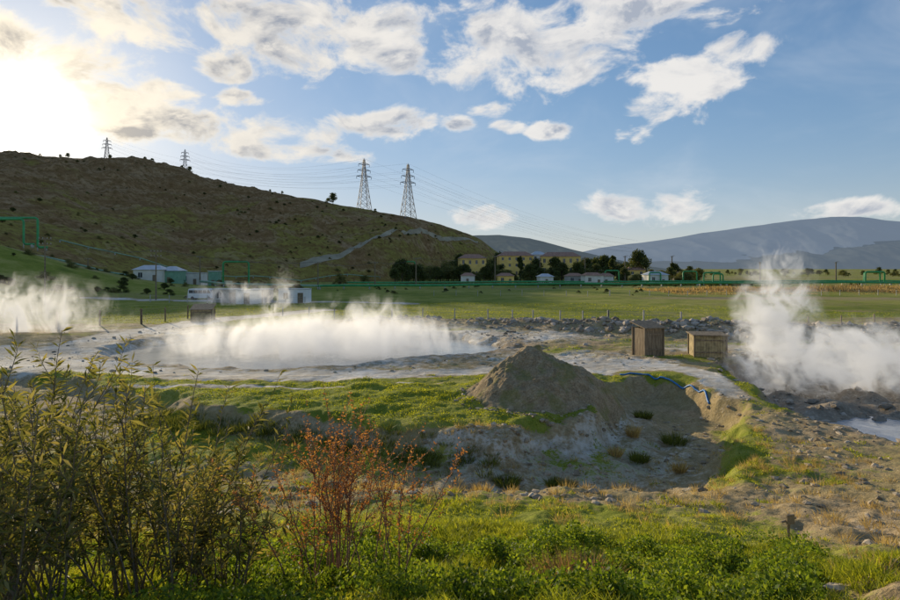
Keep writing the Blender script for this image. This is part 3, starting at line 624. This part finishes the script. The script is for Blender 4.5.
# ------------------------------------------------------------ fences
def fence(name,pts,step,h,mat,r=.06):
    mb=MB(); prev=None
    for i in range(len(pts)-1):
        (x0,y0),(x1,y1)=pts[i],pts[i+1]; n=max(1,int(math.hypot(x1-x0,y1-y0)/step))
        for j in range(n+1):
            s=j/n; x=x0+(x1-x0)*s+rng.normal(0,.08); y=y0+(y1-y0)*s; z=hz(x,y); mb.box((x,y,z+h/2-.15),(r*2,r*2,h+.3))
            if prev:
                for q in(.3,.6,.9): mb.tube([(prev[0],prev[1],prev[2]+h*q),(x,y,z+h*q)],.012,3)
            prev=(x,y,z)
    link(name,mb.mesh(name,[mat]))
fence('wire_fence',[(5,79),(20,76),(28,73)],3,1.6,CR,.08); fence('wire_fence',[(-24,86),(-8,82),(5,79)],4,1.5,CR,.07)
fence('wire_fence',[(-52,66),(-46,70),(-38,74),(-34,84)],3.3,1.9,WD,.07); fence('wire_fence',[(-4,150),(40,150),(120,155)],5,1.4,CR,.06); fence('wire_fence',[(-60,120),(-28,116)],4,1.5,CR,.06)
fence('wire_fence',[(34,70),(60,74),(90,80)],4,1.3,WD,.06)
BH=simple('blue_hose',(.03,.18,.45),.1,3,.4)
hp=[(11.2,39.6),(12.4,39.0),(13.5,38.0),(14.4,36.6),(14.8,35.0),(14.6,33.8)]; mb=MB(); P=[]
for i in range(41):
    s=i/40*5; j=min(int(s),4); f=s-j; x=hp[j][0]*(1-f)+hp[j+1][0]*f; y=hp[j][1]*(1-f)+hp[j+1][1]*f; P.append((x,y,hz(x,y)+.06))
mb.tube(P,.055,8); link('blue_hose',mb.mesh('hose',[BH],True))
x,y=7.1,12.6; e=empty('marker_post',(x,y,hz(x,y)),.3); mb=MB(); mb.tube([(0,0,-.1),(.02,0,.55)],.03,6); mb.tube([(-.18,0,.40),(.2,0,.45)],.025,6); mb.box((.02,-.04,.45),(.2,.03,.2)); link('post',mb.mesh('post',[WD]),e)
# ------------------------------------------------------------ steam
def steam(c,r,dens,scale,thr,seed,tilt=0,stretch=(1,1,1),amp=4.6):
    m=bpy.data.materials.new('steam_vapour'); t=nt(m); tc=N(t,'ShaderNodeTexCoord').outputs['Object']
    g=N(t,'ShaderNodeNewGeometry').outputs['Position']; mp=N(t,'ShaderNodeMapping'); mp.inputs['Scale'].default_value=stretch; mp.inputs['Location'].default_value=(seed,seed*2,0); mp.inputs['Rotation'].default_value=(0,tilt,0); t.links.new(g,mp.inputs[0])
    L=N(t,'ShaderNodeVectorMath',operation='LENGTH'); t.links.new(tc,L.inputs[0])
    fall=mth(t,'SUBTRACT',1,L.outputs['Value'])
    n=noise(t,scale,5,mp.outputs[0],.66,1.3)
    d=mth(t,'ADD',mth(t,'MULTIPLY',fall,.9),mth(t,'MULTIPLY',mth(t,'SUBTRACT',n,.5),amp))
    d=mth(t,'MULTIPLY',mth(t,'SUBTRACT',d,thr),1,clamp=True)
    d=mth(t,'MULTIPLY',mth(t,'POWER',d,1.5),mth(t,'MULTIPLY',fall,2.2,clamp=True))
    v=N(t,'ShaderNodeVolumeScatter'); v.inputs['Color'].default_value=(1,1,1,1); v.inputs['Anisotropy'].default_value=.35
    t.links.new(mth(t,'MULTIPLY',d,dens),v.inputs['Density'])
    em=N(t,'ShaderNodeEmission'); em.inputs[0].default_value=(1,.96,.9,1); t.links.new(mth(t,'MULTIPLY',d,dens*.28),em.inputs[1])  # added glow stands in for light scattered many times inside the steam
    ad=N(t,'ShaderNodeAddShader'); t.links.new(v.outputs[0],ad.inputs[0]); t.links.new(em.outputs[0],ad.inputs[1])
    o=N(t,'ShaderNodeOutputMaterial'); t.links.new(ad.outputs[0],o.inputs['Volume'])
    import bmesh
    bm=bmesh.new(); bmesh.ops.create_icosphere(bm,subdivisions=3,radius=1); me=bpy.data.meshes.new('steam'); bm.to_mesh(me); bm.free(); me.materials.append(m)
    ob=link('steam',me); ob.location=c; ob.scale=r; ob.rotation_euler=(0,tilt if r[2]>r[0] else 0,0)
steam((22.2,41,3.0),(3.6,2.0,6.6),1.7,.6,.05,1,.12)
steam((28,41,.8),(9.5,2.4,3.3),1.3,.5,.0,2)
steam((-12,54,.5),(17,8,3.0),.75,.36,-.02,3,.6,(1,1,.6))
steam((-19.8,70,3.2),(2.6,1.6,4.6),.7,.55,.25,4,.25,(1,1,.7))
steam((-9,60,1.2),(8.5,2,3.8),.6,.5,.05,5,.5,(1,1,.6))
steam((-47,66,2.0),(13,3.5,5.0),.6,.4,.08,7,.3,(1,1,.6))
steam((-40,112,1.5),(12,3,3.4),.3,.3,.1,8,.3,(1,1,.6))
# ------------------------------------------------------------ world
SAZ,SEL=math.radians(-35.6),math.radians(12.0)
sd=Vector((math.sin(SAZ)*math.cos(SEL),math.cos(SAZ)*math.cos(SEL),math.sin(SEL)))
w=bpy.data.worlds.new('World'); sc.world=w; w.use_nodes=True; t=w.node_tree; t.nodes.clear()
sky=N(t,'ShaderNodeTexSky'); sky.sky_type='NISHITA'; sky.sun_disc=False; sky.sun_elevation=SEL; sky.sun_rotation=SAZ; sky.air_density=1.0; sky.dust_density=.35; sky.ozone_density=3
SK=.15; cs=1/SK
gen=N(t,'ShaderNodeTexCoord').outputs['Generated']; s=N(t,'ShaderNodeSeparateXYZ'); t.links.new(gen,s.inputs[0])
az=mth(t,'ARCTAN2',s.outputs[0],s.outputs[1]); el=mth(t,'ARCSINE',s.outputs[2])
cmb=N(t,'ShaderNodeCombineXYZ'); t.links.new(az,cmb.inputs[0]); t.links.new(el,cmb.inputs[1])
q=cmb.outputs[0]
mp=N(t,'ShaderNodeMapping'); mp.inputs['Scale'].default_value=(1,1.7,1); t.links.new(q,mp.inputs[0]); qs=mp.outputs[0]
n_a=noise(t,9,8,qs,.6,.35)
mp2=N(t,'ShaderNodeMapping'); mp2.inputs['Scale'].default_value=(1,1.7,1); mp2.inputs['Location'].default_value=(-.012,.03,0); t.links.new(q,mp2.inputs[0])
n_b=noise(t,9,8,mp2.outputs[0],.6,.35)
n_c=noise(t,7,5,mp2.outputs[0],.55,.3)
blobs=[(15,60,130,48),(80,95,100,30),(200,128,130,22),(280,152,80,11),(130,15,110,28),(240,22,90,26),(310,42,90,38),(400,42,100,36),(520,45,95,46),(610,12,100,36),(560,72,34,18),(692,80,58,21),(748,48,42,18),(655,108,44,18),(630,132,24,12),(390,124,46,15),(493,110,24,9),(507,125,20,8),(548,130,24,8),(460,124,20,8),(645,207,56,18),(495,216,36,13),(835,210,66,10),(230,70,34,17),(175,90,44,12),(235,97,30,11),(-120,60,120,60),(1000,90,60,30),(250,-60,220,50),(600,-70,170,40)]
m=None
for (u,v,rx,ry) in blobs:
    du=u-450; D=math.hypot(600,du); a0=math.atan2(du,600); e0=math.atan2(268-v,D)
    ra=rx*600/(D*D); re=ry/D/ (1+((268-v)/D)**2)
    a=N(t,'ShaderNodeVectorMath',operation='SUBTRACT'); t.links.new(q,a.inputs[0]); a.inputs[1].default_value=(a0,e0,0)
    b=N(t,'ShaderNodeVectorMath',operation='MULTIPLY'); t.links.new(a.outputs[0],b.inputs[0]); b.inputs[1].default_value=(1/ra,1/re,0)
    l=N(t,'ShaderNodeVectorMath',operation='LENGTH'); t.links.new(b.outputs[0],l.inputs[0])
    k_=mth(t,'SUBTRACT',1,l.outputs['Value'])
    m=k_ if m is None else mth(t,'SMOOTH_MAX',m,k_,.3)
m=mth(t,'MAXIMUM',m,-1.2)
d0=mth(t,'ADD',mth(t,'MULTIPLY',mth(t,'MINIMUM',m,.45),1.15),mth(t,'MULTIPLY',mth(t,'SUBTRACT',n_a,.47),4.2))
dens=mrange(t,d0,-.05,.65)
thick=mth(t,'MULTIPLY',mrange(t,d0,.1,1.15),mrange(t,n_c,.34,.56))
lit=mth(t,'MULTIPLY_ADD',mth(t,'SUBTRACT',n_a,n_b),7.0,.40,clamp=True)
dot=N(t,'ShaderNodeVectorMath',operation='DOT_PRODUCT'); nrm=N(t,'ShaderNodeVectorMath',operation='NORMALIZE'); t.links.new(gen,nrm.inputs[0]); t.links.new(nrm.outputs[0],dot.inputs[0]); dot.inputs[1].default_value=sd
dp=mth(t,'MAXIMUM',dot.outputs['Value'],0)
g1=mth(t,'POWER',dp,1000); g2=mth(t,'POWER',dp,70); g3=mth(t,'POWER',dp,10)
def cc(*c): return tuple(x*cs for x in c)
def scaled(c,f):
    n=N(t,'ShaderNodeVectorMath',operation='SCALE')
    if isinstance(c,tuple): n.inputs[0].default_value=c
    else: t.links.new(c,n.inputs[0])
    if isinstance(f,(int,float)): n.inputs['Scale'].default_value=f
    else: t.links.new(f,n.inputs['Scale'])
    return n.outputs[0]
def addv(a,b,op='ADD'):
    n=N(t,'ShaderNodeVectorMath',operation=op)
    for i,x in enumerate((a,b)):
        if isinstance(x,tuple): n.inputs[i].default_value=x
        else: t.links.new(x,n.inputs[i])
    return n.outputs[0]
den=addv(scaled(sky.outputs[0],SK*1.15),(1,1,1)); skc=addv(scaled(sky.outputs[0],1.32),den,'DIVIDE')
skc=addv(skc,(.88,1.0,1.2),'MULTIPLY')
hzf=mth(t,'POWER',mth(t,'SUBTRACT',1,mth(t,'ABSOLUTE',s.outputs[2]),clamp=True),13)
skc=mixc(t,mth(t,'MULTIPLY',hzf,.8),skc,mixc(t,g3,cc(.68,.67,.63),cc(.90,.77,.54)))
bright=mixc(t,g3,cc(.90,.87,.83),cc(.98,.89,.74)); grey=mixc(t,g3,cc(.42,.46,.54),cc(.30,.31,.34))
shade=mth(t,'MULTIPLY',mth(t,'MULTIPLY',thick,1.3),mth(t,'SUBTRACT',1.2,lit),clamp=True)
ccol=mixc(t,shade,bright,grey)
veil=mth(t,'MULTIPLY',mrange(t,noise(t,3.2,5,qs,.6,.5),.42,.75),.3)
base=mixc(t,veil,skc,cc(.72,.77,.83))
col=mixc(t,mth(t,'MULTIPLY',dens,.92),base,ccol)
col=addv(col,scaled(cc(5,4.5,3.6),g1)); col=addv(col,scaled(cc(.36,.27,.12),g2))
bg=N(t,'ShaderNodeBackground'); t.links.new(col,bg.inputs[0]); bg.inputs[1].default_value=SK
o=N(t,'ShaderNodeOutputWorld'); t.links.new(bg.outputs[0],o.inputs[0])
# sun
L=bpy.data.lights.new('sun','SUN'); L.energy=5.0; L.angle=math.radians(.6); L.color=(1,.84,.58); so=bpy.data.objects.new('sun',L); sc.collection.objects.link(so); so.rotation_euler=(-sd).to_track_quat('-Z','Y').to_euler(); so.location=(0,0,50)
cam=bpy.data.cameras.new('camera'); cam.lens=24; cam.sensor_width=36; cam.shift_y=-.0356; cam.clip_end=20000; cam.clip_start=.1
co=bpy.data.objects.new('camera',cam); sc.collection.objects.link(co); co.location=(0,0,CAMZ); co.rotation_euler=(math.radians(90),0,0); sc.camera=co
